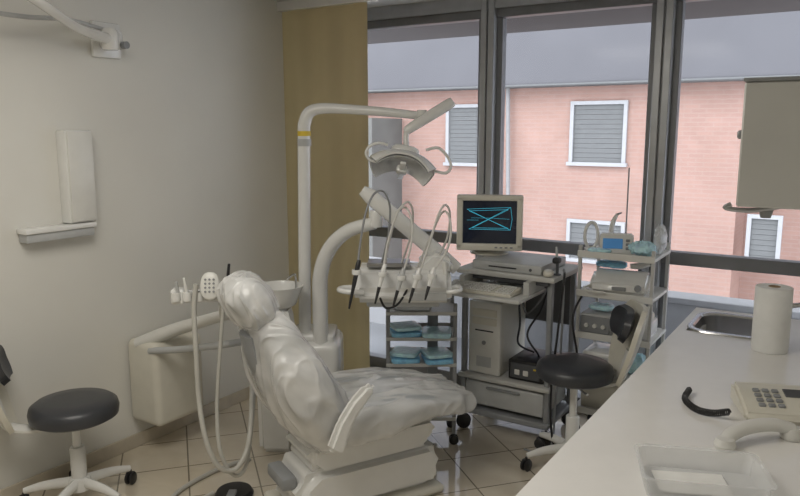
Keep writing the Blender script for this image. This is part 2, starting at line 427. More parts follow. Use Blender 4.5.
part('seat', loft(B(), seat, 30, 36), UPH, dc)
seatw = [(-.26,.45,.485,.165,0.), (-.05,.447,.555,.185,0.), (.18,.458,.545,.155,-.02), (.35,.444,.48,.12,-.18), (.555,.403,.37,.10,-.2)]
part('seat_cover', loft(B(), seatw, 280, 300, .56, .015, 7., stt=(.45,1.5,1.)), WRAP, dc, label='crinkled clear plastic film over the seat and footrest')
A = math.atan2(.48, -.31)
back = [(-.16,.40,.45,.19,A), (-.265,.55,.53,.24,A), (-.355,.71,.53,.21,A), (-.42,.87,.38,.14,A)]
part('backrest', loft(B(), back, 30, 36), UPH, dc)
backw = [(-.145,.37,.475,.215,A), (-.26,.54,.565,.275,A), (-.35,.70,.565,.25,A), (-.41,.85,.435,.18,A), (-.455,.94,.27,.14,A)]
part('backrest_cover', loft(B(), backw, 280, 300, .60, .016, 6.5, stt=(.4,1.5,1.), ax=(-.54,.84)), WRAP, dc, label='crinkled clear plastic film over the backrest')
part('back_frame', tube(B(), [(-.16,0,.36), (-.33,0,.46), (-.46,0,.70), (-.50,0,.86)], .026, 10, 5, 3.0), GREYP, dc)
HR = TR(-.49,0,1.0,0,0,-.5) @ Matrix.Rotation(PI/2,4,'Z')
part('headrest', pillow(B(), .26, .15, .20, .7, HR), UPH, dc)
part('headrest_bar', tube(B(), [(-.41,0,.88), (-.47,0,.97)], .02, 10, 1, 2), CHROME, dc)
part('headrest_cover', pillow(B(), .295, .185, .24, .75, HR, 200, 140, .014, 9., (1.3,1.3,.35), True), WRAP, dc, label='plastic film bag tied over the headrest')
for s in (-1, 1):
    ar = B()
    prism(ar, [(-.285,.42),(-.235,.385),(-.205,.40),(-.185,.47),(-.15,.54),(-.095,.60),(-.065,.64),(-.072,.665),(-.11,.665),(-.175,.61),(-.235,.53)], s*.29, s*.335, 'y', .016, 4)
    part('armrest', ar, WHITE, dc)
part('control_pad', box(B(), -.40,-.33,-.10,.10,.16,.22,.015,2), GREYP, dc)

fp = W(3.16, -.78)
fc = thing('foot_control', 'black foot pedal on the floor behind the dental chair base', 'foot pedal', (fp.x, fp.y, 0), ROT)
part('pedal_base', lathe(B(), [(0,0),(.085,0),(.09,.012),(.08,.03),(.03,.038),(0,.038)], 28), BLACK, fc)
part('pedal_lever', box(B(), -.02,.02,-.13,-.02,.03,.045,.006,2), GREYP, fc)

# ================================================================ DENTAL UNIT
u0 = W(3.9, -.5)
du = thing('dental_unit', 'white dental unit with spittoon, curved arm and instrument console over the chair', 'dental unit', (u0.x, u0.y, 0), ROT)
part('pedestal', box(B(), -.15, .17, -.14, .20, 0, .56, .045, 4), WHITE, du)
part('pedestal_cap', box(B(), -.10, .14, -.10, .14, .55, .60, .02, 3), WHITE, du)
part('spittoon_tower', prism(B(), [(-.25,0),(-.06,0),(-.06,.70),(-.09,.80),(-.22,.80),(-.26,.66)], -.30, -.13, 'y', .03, 3), WHITE, du)
part('spittoon_bowl', lathe(B(), [(0,.78),(.05,.78),(.085,.80),(.10,.84),(.118,.88),(.128,.90),(.118,.90),(.10,.865),(.05,.83),(0,.825)], 32, TR(-.13,-.22,0)), WHITE, du)
part('rinse_spout', tube(B(), [(-.05,-.18,.80), (-.05,-.18,.93), (-.06,-.19,.95), (-.09,-.21,.93)], .006, 8), CHROME, du)
part('curved_arm', tube(B(), [pix(321,345,3.82), pix(320,300,3.8), pix(321,272,3.78), pix(330,248,3.74), pix(348,231,3.68), pix(374,223,3.6)], [.042,.042,.041,.039,.036,.032], 16, 8), WHITE, du, world=True)
jb = B(); c_ = pix(376,219,3.6); lathe(jb, [(0,-.04),(.030,-.04),(.033,-.03),(.033,.035),(.028,.045),(0,.045)], 22, Matrix.Translation(c_))
part('arm_joint', jb, WHITE, du, world=True)
part('spring_arm', tube(B(), [pix(362,190,3.56), pix(370,196,3.56), pix(434,250,3.56), pix(457,269,3.56)], [.026,.039,.041,.032], 14, 1, .7), WHITE, du, world=True)
part('console_body', prism(B(), [(-.60,.895),(-.30,.88),(-.26,.95),(-.30,1.035),(-.40,1.055),(-.50,1.03),(-.61,.955)], .285, .745, 'x', .024, 4), WHITE, du)
part('console_underside', box(B(), .34, .69, -.56, -.32, .865, .90, .012, 2), LGREY, du)
part('console_handle', tube(B(), [(.30,-.5,.95), (.23,-.53,.955), (.215,-.58,.955), (.26,-.62,.955), (.33,-.61,.95)], .013, 10), WHITE, du)
part('console_handle', tube(B(), [(.74,-.5,.95), (.785,-.52,.955), (.785,-.58,.955), (.76,-.61,.955), (.72,-.6,.95)], .011, 10), WHITE, du)
part('control_panel', box(B(), .55, .72, -.612, -.60, .91, .945, .002, 1), LGREY, du)
part('tray_support', prism(B(), [(.60,1.01),(.76,1.01),(.76,1.07),(.70,1.11),(.65,1.11),(.58,1.05)], -.48, -.28, 'y', .02, 3), WHITE, du)
part('top_tray', box(box(B(), .34,.55,-.50,-.32,1.05,1.06,.003,1), .34,.55,-.505,-.497,1.05,1.07,.003,1), STEEL, du)
FH = 3.25
whips = [
 ([(358,262),(361,238),(366,212),(374,194),(384,192),(390,208),(388,236),(382,262),(376,280)], (359,260), (349,309), BLACK, BLACK),
 ([(384,264),(389,238),(398,212),(408,202),(413,214),(410,238),(402,262),(396,280)], (385,264), (375,304), WHITE, BLACK),
 ([(404,270),(411,245),(412,222),(406,208),(397,212),(391,234),(386,258),(388,278)], (404,268), (393,307), LGREY, BLACK),
 ([(420,272),(430,242),(438,216),(445,205),(450,214),(447,238),(436,262),(428,278)], (420,268), (409,303), WHITE, BLACK),
 ([(434,270),(446,252),(451,232),(448,214),(441,214),(430,238),(416,270),(402,298),(390,308)], (434,268), (425,300), WHITE, BLACK)]
for hp, a, b, m, mt in whips:
    nn = len(hp)
    pts = [pix(x, y, FH+.22*min(1, i/(nn-2))) for i, (x, y) in enumerate(hp)]
    part('instrument_hose', tube(B(), pts, .0052, 10, 8), HOSEL if m is not BLACK else GREYP, du, world=True)
    a3 = pix(*a, FH); b3 = pix(*b, FH-.05); d = b3-a3
    hp_ = part('handpiece', tube(B(), [a3, a3+d*.12, a3+d*.42, a3+d*.58], [.008,.0115,.0105,.0085], 12, 3), m, du, world=True)
    part('handpiece_tip', tube(B(), [a3+d*.56, a3+d*.82, b3], [.0085,.0065,.004], 12, 3), mt, hp_, world=True)
    rb = B(); c_ = a3+d*.25; lathe(rb, [(.012,-.010),(.020,-.010),(.022,0),(.020,.012),(.012,.012)], 18, Matrix.Translation(c_))
    box(rb, -.009, .009, .015, .12, -.008, .006, .003, 1, Matrix.Translation(c_) @ Matrix.Rotation(ROT, 4, 'Z'))
    part('instrument_holder', rb, WHITE, du, world=True)
part('whip_bar', tube(B(), [pix(444,262,3.4), pix(448,298,3.38)], .012, 8, 1), OFFW, du, world=True)
part('drooping_hose', tube(B(), [pix(380,298,3.25), pix(386,308,3.26), pix(398,304,3.28), pix(408,288,3.32)], .0055, 8, 8), BLACK, du, world=True)

# ================================================================ OPERATING LIGHT
pl = W(3.88, -.525)
ol = thing('operating_light', 'white dental operating light on a tall pole with bent arm', 'dental lamp', (pl.x, pl.y, .58), 0)
pb = pix(305, 330, 3.88)
part('light_pole', tube(B(), [(pb.x,pb.y,.60), pix(304.5,240,3.88), pix(304,140,3.88), pix(305,122,3.88), pix(310,112,3.88), pix(322,108.5,3.88), pix(345,109,3.87), pix(385,112,3.85), pix(422,116,3.83)],
     [.034,.034,.034,.034,.032,.029,.026,.024,.021], 16, 8), WHITE, ol, world=True)
part('warning_sticker', tube(B(), [pix(304.2,136,3.88), pix(304.1,131,3.88)], .0352, 16, 1), YELLOW, ol, world=True)
part('pole_collar', tube(B(), [pix(304.5,146,3.88), pix(304.3,139,3.88)], .037, 16, 1), LGREY, ol, world=True)
part('pivot', tube(B(), [pix(422,110,3.82), pix(422,124,3.82)], .025, 14, 1), WHITE, ol, world=True)
part('balance_arm', tube(B(), [pix(406,132,3.78), pix(412,127,3.78), pix(446,106,3.8), pix(453,101,3.8)], [.018,.026,.029,.022], 14, 4), WHITE, ol, world=True)
part('yoke', tube(B(), [pix(407,131,3.78), pix(406,139,3.77), pix(407,150,3.76)], .015, 12, 4), WHITE, ol, world=True)
hc = pix(403, 163, 3.74)
HM = Matrix.Translation(hc) @ Matrix.Rotation(ROT, 4, 'Z') @ Matrix.Rotation(math.radians(11), 4, 'Y') @ Matrix.Rotation(math.radians(-24), 4, 'X')
def trough(w, d, dep, th, mtx, nx=26, ny=18):
    b = B(); g = []
    for j in range(ny+1):
        v = -1+2*j/ny; row = []
        for k in range(nx+1):
            u = -1+2*k/nx
            cx = u*w/2*(1-.22*abs(v)**3); cy = v*d/2*(1-.10*abs(u)**4)
            row.append(b.verts.new((cx, cy, dep*(1-.55*abs(u)**2.4-.45*abs(v)**2.2)-dep*.55)))
        g.append(row)
    for a_, b_ in zip(g, g[1:]):
        for k in range(nx): b.faces.new((a_[k], a_[k+1], b_[k+1], b_[k]))
    bmesh.ops.recalc_face_normals(b, faces=b.faces[:])
    if b.faces[0].normal.z < 0: bmesh.ops.reverse_faces(b, faces=b.faces[:])
    bmesh.ops.solidify(b, geom=b.faces[:], thickness=th)
    b.transform(mtx); return b
lh = part('lamp_head', trough(.35, .25, .12, .010, HM @ Matrix.Translation((0,0,.006))), WHITE, ol, world=True)
part('reflector', trough(.325, .225, .11, .003, HM @ Matrix.Translation((0,0,-.008))), REFL, lh, world=True)
part('bulb_shield', box(box(B(), -.016,.016,-.112,.112,-.05,-.035,.006,2,HM), -.028,.028,-.03,.03,-.06,-.02,.012,2,HM), WHITE, lh, world=True)
part('lamp_back', pillow(B(), .15, .12, .06, .7, HM @ Matrix.Translation((0,0,.058))), WHITE, lh, world=True)
for pts in ([(388,145),(379,143),(370,146),(366,153),(370,160),(378,162)], [(426,150),(438,148),(447,156),(451,166),(446,173),(434,171)]):
    part('handle', tube(B(), [pix(x,y,3.70) for x, y in pts], .0075, 10, 6), WHITE, lh, world=True)

# ================================================================ ASSISTANT UNIT
au = thing('assistant_unit', 'white wall-side assistant console with suction holder and hanging hoses', 'dental unit', (-3.1, 2.48, .17), 0)
part('wall_housing', box(B(), -3.185, -2.95, 2.30, 2.62, .17, .62, .035, 5), CREAM, au, world=True)
part('swing_arm', tube(B(), [pix(138,343,3.64), pix(158,336,3.62), pix(180,328,3.56), pix(204,321,3.45), pix(226,315,3.4), pix(250,313,3.62), pix(268,316,3.68)], [.03,.036,.034,.03,.026,.024,.024], 14, 6, 1.3), OFFW, au, world=True)
part('lower_beam', tube(B(), [pix(150,351,3.56), pix(185,349,3.46), pix(228,344,3.38), pix(262,338,3.66)], .018, 10, 4), LGREY, au, world=True)
part('upright', tube(B(), [pix(222,320,3.4), pix(222,303,3.25)], .016, 10, 1), OFFW, au, world=True)
hb = B(); c_ = pix(197, 296, 3.2)
hm = Matrix.Translation(c_) @ Matrix.Rotation(ROT+.1, 4, 'Z')
box(hb, -.11,.13,-.03,.03,-.026,.026,.012,3,hm); box(hb, -.11,-.05,-.045,.03,-.03,.04,.012,3,hm)
for k in range(4): lathe(hb, [(.012,-.02),(.02,-.02),(.022,.02),(.012,.02)], 14, hm @ Matrix.Translation((-.085+k*.05,-.045,.01)))
part('hose_holder', hb, WHITE, au, world=True)
KM = Matrix.Translation(pix(210,286,3.13)) @ Matrix.Rotation(ROT+.1,4,'Z') @ Matrix.Rotation(-.25,4,'X')
kp = part('keypad', pillow(B(), .085, .03, .125, .85, KM), OFFW, au, world=True)
for i in range(4):
    for j in (-1, 0, 1):
        part('button', lathe(B(), [(0,-.003),(.005,-.003),(.005,.003),(0,.003)], 10, KM @ Matrix.Translation((j*.018,-.0145,.028-i*.018)) @ Matrix.Rotation(PI/2,4,'X')), GREYP, kp, world=True)
for a, b, m in (((179,300),(176,282),LGREY), ((188,300),(184,278),WHITE), ((226,300),(229,264),BLACK)):
    part('suction_tip', tube(B(), [pix(*a,3.15), pix(*b,3.13)], [.010,.006], 10, 1), m, au, world=True)
part('suction_hose', tube(B(), [pix(196,284,3.13), pix(194,310,3.12), pix(196,350,3.08), pix(199,400,3.05), pix(206,440,3.0), pix(218,466,3.0), pix(234,470,3.05), pix(246,452,3.1), pix(251,420,3.2), pix(252,360,3.6)], .0115, 10, 8), HOSE, au, world=True)
part('suction_hose', tube(B(), [pix(224,296,3.15), pix(222,325,3.15), pix(219,365,3.12), pix(217,410,3.1), pix(220,450,3.05), pix(232,474,3.06), pix(244,470,3.1), pix(250,440,3.2), pix(256,370,3.6)], .009, 10, 8), HOSE, au, world=True)
top('floor_hose', tube(B(), [W(3.16,-.88,.012), W(3.06,-.96,.012), W(3.07,-1.05,.012), W(3.2,-1.04,.012), W(3.4,-.92,.012), W(3.52,-.78,.012)], .011, 10, 8), HOSE,
    'beige hose curling across the floor from the foot pedal to the dental unit', 'hose')

# ================================================================ LEFT WALL ITEMS
wa = thing('wall_mounted_arm', 'white folding equipment arm mounted high on the left wall', 'wall arm', (-3.2, 2.3, 2.05), 0)
mb = B(); box(mb, -3.2,-3.175,2.22,2.38,2.05,2.22,.008,2); box(mb, -3.18,-3.11,2.25,2.35,2.09,2.18,.02,3)
part('wall_bracket', mb, WHITE, wa, world=True)
part('elbow', lathe(B(), [(0,2.08),(.035,2.08),(.04,2.09),(.04,2.16),(.03,2.18),(0,2.18)], 20, TR(-3.1,2.26,0)), WHITE, wa, world=True)
part('boom', tube(B(), [(-3.1,2.26,2.13), pix(78,28,3.3), pix(38,1,2.95), pix(10,-18,2.8)], [.028,.021,.021,.021], 12, 4), WHITE, wa, world=True)
part('boom', tube(B(), [(-3.12,2.28,2.17), pix(70,20,3.4), pix(28,17,3.15), pix(-10,12,3.0)], .010, 10, 4), LGREY, wa, world=True)
part('bracket_knob', lathe(B(), [(0,0),(.018,0),(.018,.03),(0,.03)], 14, TR(-3.11,2.34,2.11) @ Matrix.Rotation(PI/2,4,'Y')), GREYP, wa, world=True)

wp = thing('wall_box', 'slim white upright box mounted on the left wall', 'wall box', (-3.2, 2.1, 1.27), 0)
part('housing', box(B(), -3.2, -3.13, 2.005, 2.15, 1.262, 1.70, .008, 2), WHITE, wp, world=True)
part('front_door', box(B(), -3.13, -3.118, 2.013, 2.142, 1.27, 1.692, .004, 2), OFFW, wp, world=True)
ws = thing('wall_shelf', 'narrow white shelf rail beneath the upright box on the left wall', 'shelf', (-3.2, 1.95, 1.2), 0)
part('shelf_board', box(B(), -3.2, -3.12, 1.78, 2.14, 1.235, 1.26, .006, 2), WHITE, ws, world=True)
part('shelf_apron', box(B(), -3.2, -3.13, 1.79, 2.13, 1.195, 1.235, .005, 2), LGREY, ws, world=True)

# ================================================================ TROLLEY
tl0 = W(3.845, .115)
tl = thing('instrument_trolley', 'grey metal instrument trolley with shelves behind the chair foot end', 'trolley', (tl0.x, tl0.y, 0), ROT)
for sx in (-1, 1):
    for sy in (-1, 1):
        part('post', box(B(), sx*.18-.010, sx*.18+.010, sy*.115-.010, sy*.115+.010, .06, .79, .003, 1), GREYP, tl)
        cb = B(); castor(cb, sx*.18, sy*.115, .026); part('castor', cb, BLACK, tl)
for z in (.15, .455, .60, .74):
    s = B(); box(s, -.19,.19,-.125,.125,z-.010,z,.003,1); box(s, -.19,.19,-.128,-.122,z-.013,z+.006,.002,1); box(s, -.19,.19,.122,.128,z-.015,z+.02,.002,1)
    part('shelf', s, PGREY, tl)
part('back_panel', box(B(), .04,.10,.100,.112,.10,.74,.002,1), GREYP, tl)
def packet(fx, fl, z, sx, sy, sz, rz, m, label, wr=.003):
    c = W(fx, fl)
    return top('plastic_packet', pillow(B(), sx, sy, sz, .32, TR(c.x, c.y, z+sz/2+.002, ROT+rz), 60, 30, wr, 24.), m, label, 'packet')
packet(3.80, .025, .455, .16, .17, .028, .1, BLUEP, 'blue plastic packet, bottom of the left pile on the lower trolley shelf')
packet(3.80, .03, .487, .15, .15, .024, -.3, BLUEC, 'pale blue plastic packet on top of the left pile on the lower trolley shelf')
packet(3.785, .205, .455, .16, .17, .028, .15, BLUEP, 'blue plastic packet lying at the right of the lower trolley shelf')
packet(3.785, .20, .487, .15, .16, .024, .3, BLUEC, 'pale blue packet on the right-hand pile of the lower trolley shelf')
packet(3.80, .03, .60, .17, .16, .028, .1, BLUEP, 'blue plastic packet at the left of the upper trolley shelf')
packet(3.80, .03, .632, .15, .14, .024, .3, BLUEC, 'pale blue pouch on the blue packet of the upper trolley shelf')
packet(3.785, .20, .60, .16, .17, .03, -.1, BLUEC, 'pale blue packet at the right of the upper trolley shelf')
packet(3.83, .07, .74, .20, .16, .035, .0, CLEARP, 'frosted clear pouch on the topmost trolley shelf')
packet(3.82, .10, .15, .22, .16, .05, .0, BLUEC, 'pale blue packet on the lowest trolley shelf')

# ================================================================ COMPUTER CART
cx0, cx1, cy0, cy1 = -1.84, -1.30, 3.50, 3.92
ct = thing('computer_cart', 'grey wheeled computer cart carrying the monitor and tower', 'cart', ((cx0+cx1)/2, (cy0+cy1)/2, 0), 0)
part('top_shelf', box(B(), cx0-.01, cx1+.02, cy0-.03, cy1, .92, .95, .008, 2), PGREY, ct, world=True)
part('top_lip', box(B(), cx0+.02, cx1-.02, cy0-.005, cy0+.02, .895, .92, .005, 1), DGREY, ct, world=True)
for x in (cx0+.02, cx1-.02):
    for y in (cy0+.03, cy1-.03):
        part('post', box(B(), x-.014, x+.014, y-.018, y+.018, .11, .92, .006, 2), GREYP, ct, world=True)
kb = B(); box(kb, cx0-.04, cx1-.08, 3.26, 3.62, .84, .86, .006, 2); box(kb, cx0+.05,cx0+.08,3.4,3.62,.86,.925); box(kb, cx1-.12,cx1-.09,3.4,3.62,.86,.925)
part('keyboard_tray', kb, PGREY, ct, world=True)
part('lower_shelf', box(B(), cx0-.005, cx1+.005, cy0-.01, cy1, .315, .345, .01, 2), PGREY, ct, world=True)
bd_ = B(); box(bd_, cx0+.04, cx1-.04, cy0+.03, cy1-.03, .16, .30, .012, 2)
dr = part('drawer', bd_, PGREY, ct, world=True)
part('drawer_front', box(B(), cx0+.035, cx1-.035, cy0+.012, cy0+.034, .165, .30, .012, 3), LGREY, dr, world=True)
part('drawer_handle', box(B(), -1.67,-1.47,cy0+.0,cy0+.014,.27,.283,.004,2), GREYP, dr, world=True)
part('back_panel', box(B(), cx0+.04, cx1-.04, cy1-.03, cy1-.02, .60, .92), DGREY, ct, world=True)
part('wheel_frame', box(B(), cx0+.0, cx1, cy0+.0, cy1-.02, .105, .14, .008, 1), GREYP, ct, world=True)
for x in (cx0+.02, cx1-.02):
    for y in (cy0+.03, cy1-.03):
        cb = B(); castor(cb, x, y, .042, .4); part('castor', cb, BLACK, ct, world=True)
fb = thing('electronics_box', 'flat light-grey electronics box beneath the computer monitor', 'electronics box', (-1.53, 3.66, .95), 0)
part('case', box(B(), -1.76,-1.36,3.49,3.86,.952,1.0,.006,2), LGREY, fb, world=True)
part('front_slot', box(B(), -1.66,-1.50,3.484,3.492,.972,.978), BLACK, fb, world=True)
part('power_button', lathe(B(), [(0,0),(.008,0),(.008,.005),(0,.005)], 12, TR(-1.42,3.491,.975) @ Matrix.Rotation(PI/2,4,'X')), DGREY, fb, world=True)
mp = pixy(491, 230, 3.62)
mo = thing('computer_monitor', 'beige tube computer monitor showing a cyan line drawing on a dark screen', 'monitor', (mp.x, 3.60, 1.001), math.radians(25))
part('swivel_base', lathe(B(), [(0,0),(.11,0),(.112,.008),(.09,.02),(.05,.028),(.05,.045),(0,.045)], 30, TR(0,.15,0)), CREAM, mo)
bz = B(); bw, bz0, bz1 = .182, .035, .345
box(bz, -bw, bw, 0, .055, bz0, .075, .008, 2); box(bz, -bw, bw, 0, .055, bz1-.032, bz1, .008, 2)
box(bz, -bw, -bw+.034, 0, .055, bz0+.01, bz1-.01, .008, 2); box(bz, bw-.034, bw, 0, .055, bz0+.01, bz1-.01, .008, 2)
part('bezel', bz, CREAM, mo)
hs = B(); rr_ = []
for y, sx, z0, z1 in ((.05,.178,.04,.34),(.14,.17,.045,.335),(.26,.12,.07,.30),(.35,.10,.08,.27)):
    rr_.append([hs.verts.new(c) for c in ((-sx,y,z0),(sx,y,z0),(sx,y,z1),(-sx,y,z1))])
for a, b in zip(rr_, rr_[1:]):
    for k in range(4): hs.faces.new((a[k], a[(k+1)%4], b[(k+1)%4], b[k]))
hs.faces.new(rr_[0]); hs.faces.new(rr_[-1]); bmesh.ops.recalc_face_normals(hs, faces=hs.faces[:])
bmesh.ops.bevel(hs, geom=hs.edges[:], offset=.012, segments=3, affect='EDGES')
part('rear_housing', hs, CREAM, mo)
sb = B(); g = []
for j in range(13):
    g.append([sb.verts.new((-.150+.30*k/16, .018-.012*(1-(k/8-1)**2*.6)*(1-(j/6-1)**2*.6), .073+.242*j/12)) for k in range(17)])
for a, b in zip(g, g[1:]):
    for k in range(16): sb.faces.new((a[k], a[k+1], b[k+1], b[k]))
scp = part('screen', sb, SCREEN, mo)
def sl(b, u0, v0, u1, v1, r=.0011): tube(b, [(-.15+.3*u0, .004, .073+.242*v0), (-.15+.3*u1, .004, .073+.242*v1)], r, 6, 1)
lb = B()
for q in ((.08,.80,.88,.85),(.88,.85,.12,.34),(.12,.34,.88,.33),(.88,.33,.08,.80),(.88,.85,.91,.58),(.91,.58,.88,.33),
          (.12,.76,.84,.80),(.84,.80,.18,.37),(.18,.37,.84,.37),(.84,.37,.12,.76)): sl(lb, *q)
for q in ((.16,.60,.50,.60),(.08,.55,.30,.55),(.50,.60,.86,.58)): sl(lb, *q, .0007)
part('screen_drawing', lb, TRACE, scp)
for k in range(4): part('bezel_button', box(B(), .03+k*.028,.045+k*.028,-.003,.002,.05,.058,.001,1), GREYP, mo)
ky = thing('keyboard', 'beige keyboard on the sliding tray of the computer cart', 'keyboard', (-1.64, 3.36, .861), 0)
part('keyboard_case', prism(B(), [(-.075,0),(.075,0),(.075,.03),(-.075,.014)], -.2, .2, 'x', .004, 2), CREAM, ky)
k0 = None
for r in range(5):
    for c in range(18):
        if c == 13: continue
        loc = (-.186+c*.0208, -.055+r*.024, .015+r*.0025)
        if k0 is None:
            k0 = part('key', box(B(), 0, .017, 0, .018, 0, .009, .001, 1), OFFW, ky); kk = k0
        else:
            kk = k0.copy(); COL.objects.link(kk); kk.parent = ky
        kk.location = loc
tw = thing('computer_tower', 'beige desktop computer tower standing on the cart base', 'computer', (-1.72, 3.7, .346), 0)
tx0, tx1, ty0, ty1 = -1.79, -1.60, 3.52, 3.88
part('case', box(B(), tx0, tx1, ty0+.02, ty1, .348, .76, .005, 1), CREAM, tw, world=True)
fr = part('front_panel', box(B(), tx0-.002, tx1+.002, ty0, ty0+.024, .348, .762, .01, 3), OFFW, tw, world=True)
for z in (.70, .65): part('drive_bay', box(B(), tx0+.02, tx1-.02, ty0-.004, ty0+.003, z-.018, z+.022, .002, 1), CREAM, fr, world=True)
part('floppy_slot', box(B(), tx0+.04, tx1-.04, ty0-.003, ty0+.003, .595, .602), BLACK, fr, world=True)
part('power_button', lathe(B(), [(0,0),(.012,0),(.012,.006),(0,.006)], 14, TR(-1.695,ty0+.001,.53) @ Matrix.Rotation(PI/2,4,'X')), GREYP, fr, world=True)
part('vent', box(B(), tx0+.05, tx1-.05, ty0-.002, ty0+.003, .39, .45), LGREY, fr, world=True)
ub = thing('power_supply', 'black power supply box with dark front beside the computer tower', 'power supply', (-1.44, 3.6, .346), 0)
part('case', box(B(), -1.55,-1.35,3.53,3.80,.347,.46,.008,2), BLACK, ub, world=True)
part('front_panel', box(B(), -1.535,-1.365,3.524,3.532,.362,.445,.003,1), DGREY, ub, world=True)
part('led', box(B(), -1.40,-1.385,3.520,3.526,.42,.428), YELLOW, ub, world=True)
part('socket', box(B(), -1.51,-1.48,3.520,3.526,.38,.41,.003,1), OFFW, ub, world=True)
part('socket', box(B(), -1.46,-1.43,3.520,3.526,.38,.41,.003,1), OFFW, ub, world=True)
for i, (pts, lab) in enumerate((
   ([(-1.42,3.80,.90),(-1.40,3.62,.75),(-1.44,3.52,.62),(-1.40,3.58,.5),(-1.42,3.64,.465)], 'black cable looping down between the tower and the right cart post'),
   ([(-1.56,3.84,.88),(-1.52,3.6,.80),(-1.50,3.56,.66),(-1.54,3.64,.52),(-1.47,3.7,.465)], 'black cable hanging beside the tower case'),
   ([(-1.26,3.56,.97),(-1.24,3.50,.93),(-1.25,3.47,.7),(-1.27,3.45,.35),(-1.25,3.44,.1),(-1.22,3.50,.012),(-1.12,3.62,.012)], 'black cable hanging down the right side of the computer cart'),
   ([(-1.28,3.60,.97),(-1.255,3.54,.95),(-1.25,3.52,.6),(-1.262,3.50,.3),(-1.27,3.46,.02),(-1.4,3.42,.012)], 'grey cable hanging down behind the black one at the cart side'),
   ([(-1.20,3.70,.84),(-1.22,3.60,.72),(-1.19,3.61,.5),(-1.22,3.64,.3),(-1.17,3.66,.06)], 'black cable hanging from the left side of the equipment rack'),
   ([(-.93,3.67,.84),(-.90,3.63,.76),(-.86,3.64,.70),(-.85,3.66,.82)], 'white cord drooping from the middle rack shelf'),
   ([(-1.54,3.82,.87),(-1.48,3.54,.84),(-1.44,3.50,.74),(-1.38,3.52,.80),(-1.34,3.56,.89)], 'thin dark cable swagged beneath the right half of the cart top'))):
    top('cable', tube(B(), pts, .006, 8, 8), (BLACK, BLACK, BLACK, GREYP, BLACK, OFFW, DGREY)[i], lab, 'cable')
ms = thing('camera_holder', 'small dark handpiece holder at the right end of the cart top', 'holder', (-1.28, 3.58, .95), 0)
part('stem', lathe(B(), [(0,.951),(.02,.951),(.02,.957),(.008,.96),(.008,1.02),(0,1.02)], 14, TR(-1.30,3.56,0)), DGREY, ms, world=True)
part('clip', pillow(B(), .04, .06, .035, .7, TR(-1.30,3.55,1.03)), BLACK, ms, world=True)
part('wand', tube(B(), [(-1.30,3.55,1.045),(-1.31,3.56,1.10)], [.008,.005], 8, 1), LGREY, ms, world=True)
top('computer_mouse', pillow(B(), .055, .09, .035, .75, TR(-1.325,3.50,.968,0.3)), CREAM, 'cream computer mouse on the cart top by the right edge', 'mouse')

# ================================================================ EQUIPMENT RACK
rx0, rx1, ry0, ry1 = -1.235, -.835, 3.68, 4.03
rk = thing('equipment_rack', 'white open equipment rack with shelves of devices by the window', 'shelf rack', ((rx0+rx1)/2, (ry0+ry1)/2, 0), 0)
for x in (rx0+.012, rx1-.012):
    for y in (ry0+.012, ry1-.012):
        part('post', box(B(), x-.009, x+.009, y-.009, y+.009, .055, 1.10, .003, 1), PGREY, rk, world=True)
        cb = B(); castor(cb, x, y, .024, .2); part('castor', cb, BLACK, rk, world=True)
for z in (.20, .40, .62, .85, 1.06):
    s = box(B(), rx0, rx1, ry0, ry1, z-.018, z, .004, 2); box(s, rx0, rx1, ry0-.004, ry0+.006, z-.024, z+.012, .003, 1)
    part('shelf', s, OFFW, rk, world=True)
dv = thing('apex_locator', 'small blue-fronted white meter on top of the equipment rack', 'meter', (-1.06, 3.78, 1.06), .3)
part('case', prism(B(), [(-.06,.001),(.06,.001),(.05,.10),(-.01,.10)], -.085, .085, 'x', .008, 2), OFFW, dv)
DM = Matrix.Translation((0,-.06,.001)) @ Matrix.Rotation(math.atan2(.05,.099)*-1,4,'X')
part('display', box(B(), -.07,.03,-.006,.0,.03,.085,.002,1, DM), LCD, dv)
for k in range(3): part('button', box(B(), .045,.065,-.007,.0,.025+k*.022,.039+k*.022,.002,1, DM), GREYP, dv)
rg = thing('looped_handpiece', 'white ring-shaped handpiece standing at the left of the rack top', 'handpiece', (-1.19, 3.76, 1.06), ROT)
part('ring', tube(B(), [(.035*math.cos(a), 0, .085+.07*math.sin(a)) for a in [-PI/2+2*PI*k/14 for k in range(15)]], .009, 10, 4), WHITE, rg)
part('foot', box(B(), -.03,.03,-.03,.03,.001,.02,.006,2), WHITE, rg)
rg = thing('charging_cradle', 'small white cradle with upright grey-tipped wand behind the ring handpiece', 'cradle', (-1.13, 3.90, 1.06), ROT)
part('cradle_body', prism(B(), [(-.04,.001),(.04,.001),(.03,.05),(-.02,.07)], -.04, .04, 'x', .008, 2), WHITE, rg)
part('wand', tube(B(), [(0,0,.05),(.01,.0,.14),(.03,-.01,.19)], [.012,.013,.008], 10), OFFW, rg)
part('wand_tip', tube(B(), [(.03,-.01,.188),(.05,-.02,.20)], [.006,.004], 8, 1), GREYP, rg)
an = thing('thin_rod', 'thin upright dark rod rising behind the blue-fronted meter', 'rod', (-1.055, 3.95, 1.06), 0)
part('rod', tube(B(), [(-1.06,3.95,1.075),(-1.06,3.95,1.50)], .004, 8, 1), GREYP, an, world=True)
part('foot', lathe(B(), [(0,1.061),(.03,1.061),(.03,1.07),(.008,1.078),(0,1.078)], 18, TR(-1.06,3.95,0)), WHITE, an, world=True)
top('plastic_bag', pillow(B(), .13, .12, .06, .8, TR(-.925,3.75,1.10,.2), 60, 30, .018, 20.), BLUEC, 'crumpled pale blue plastic bag on the right of the rack top', 'plastic bag')
top('plastic_bag', pillow(B(), .05, .15, .14, .8, TR(-.855,3.84,1.14,.1), 60, 30, .016, 20.), CLEARP, 'crumpled clear plastic bag hanging at the right edge of the rack top', 'plastic bag')
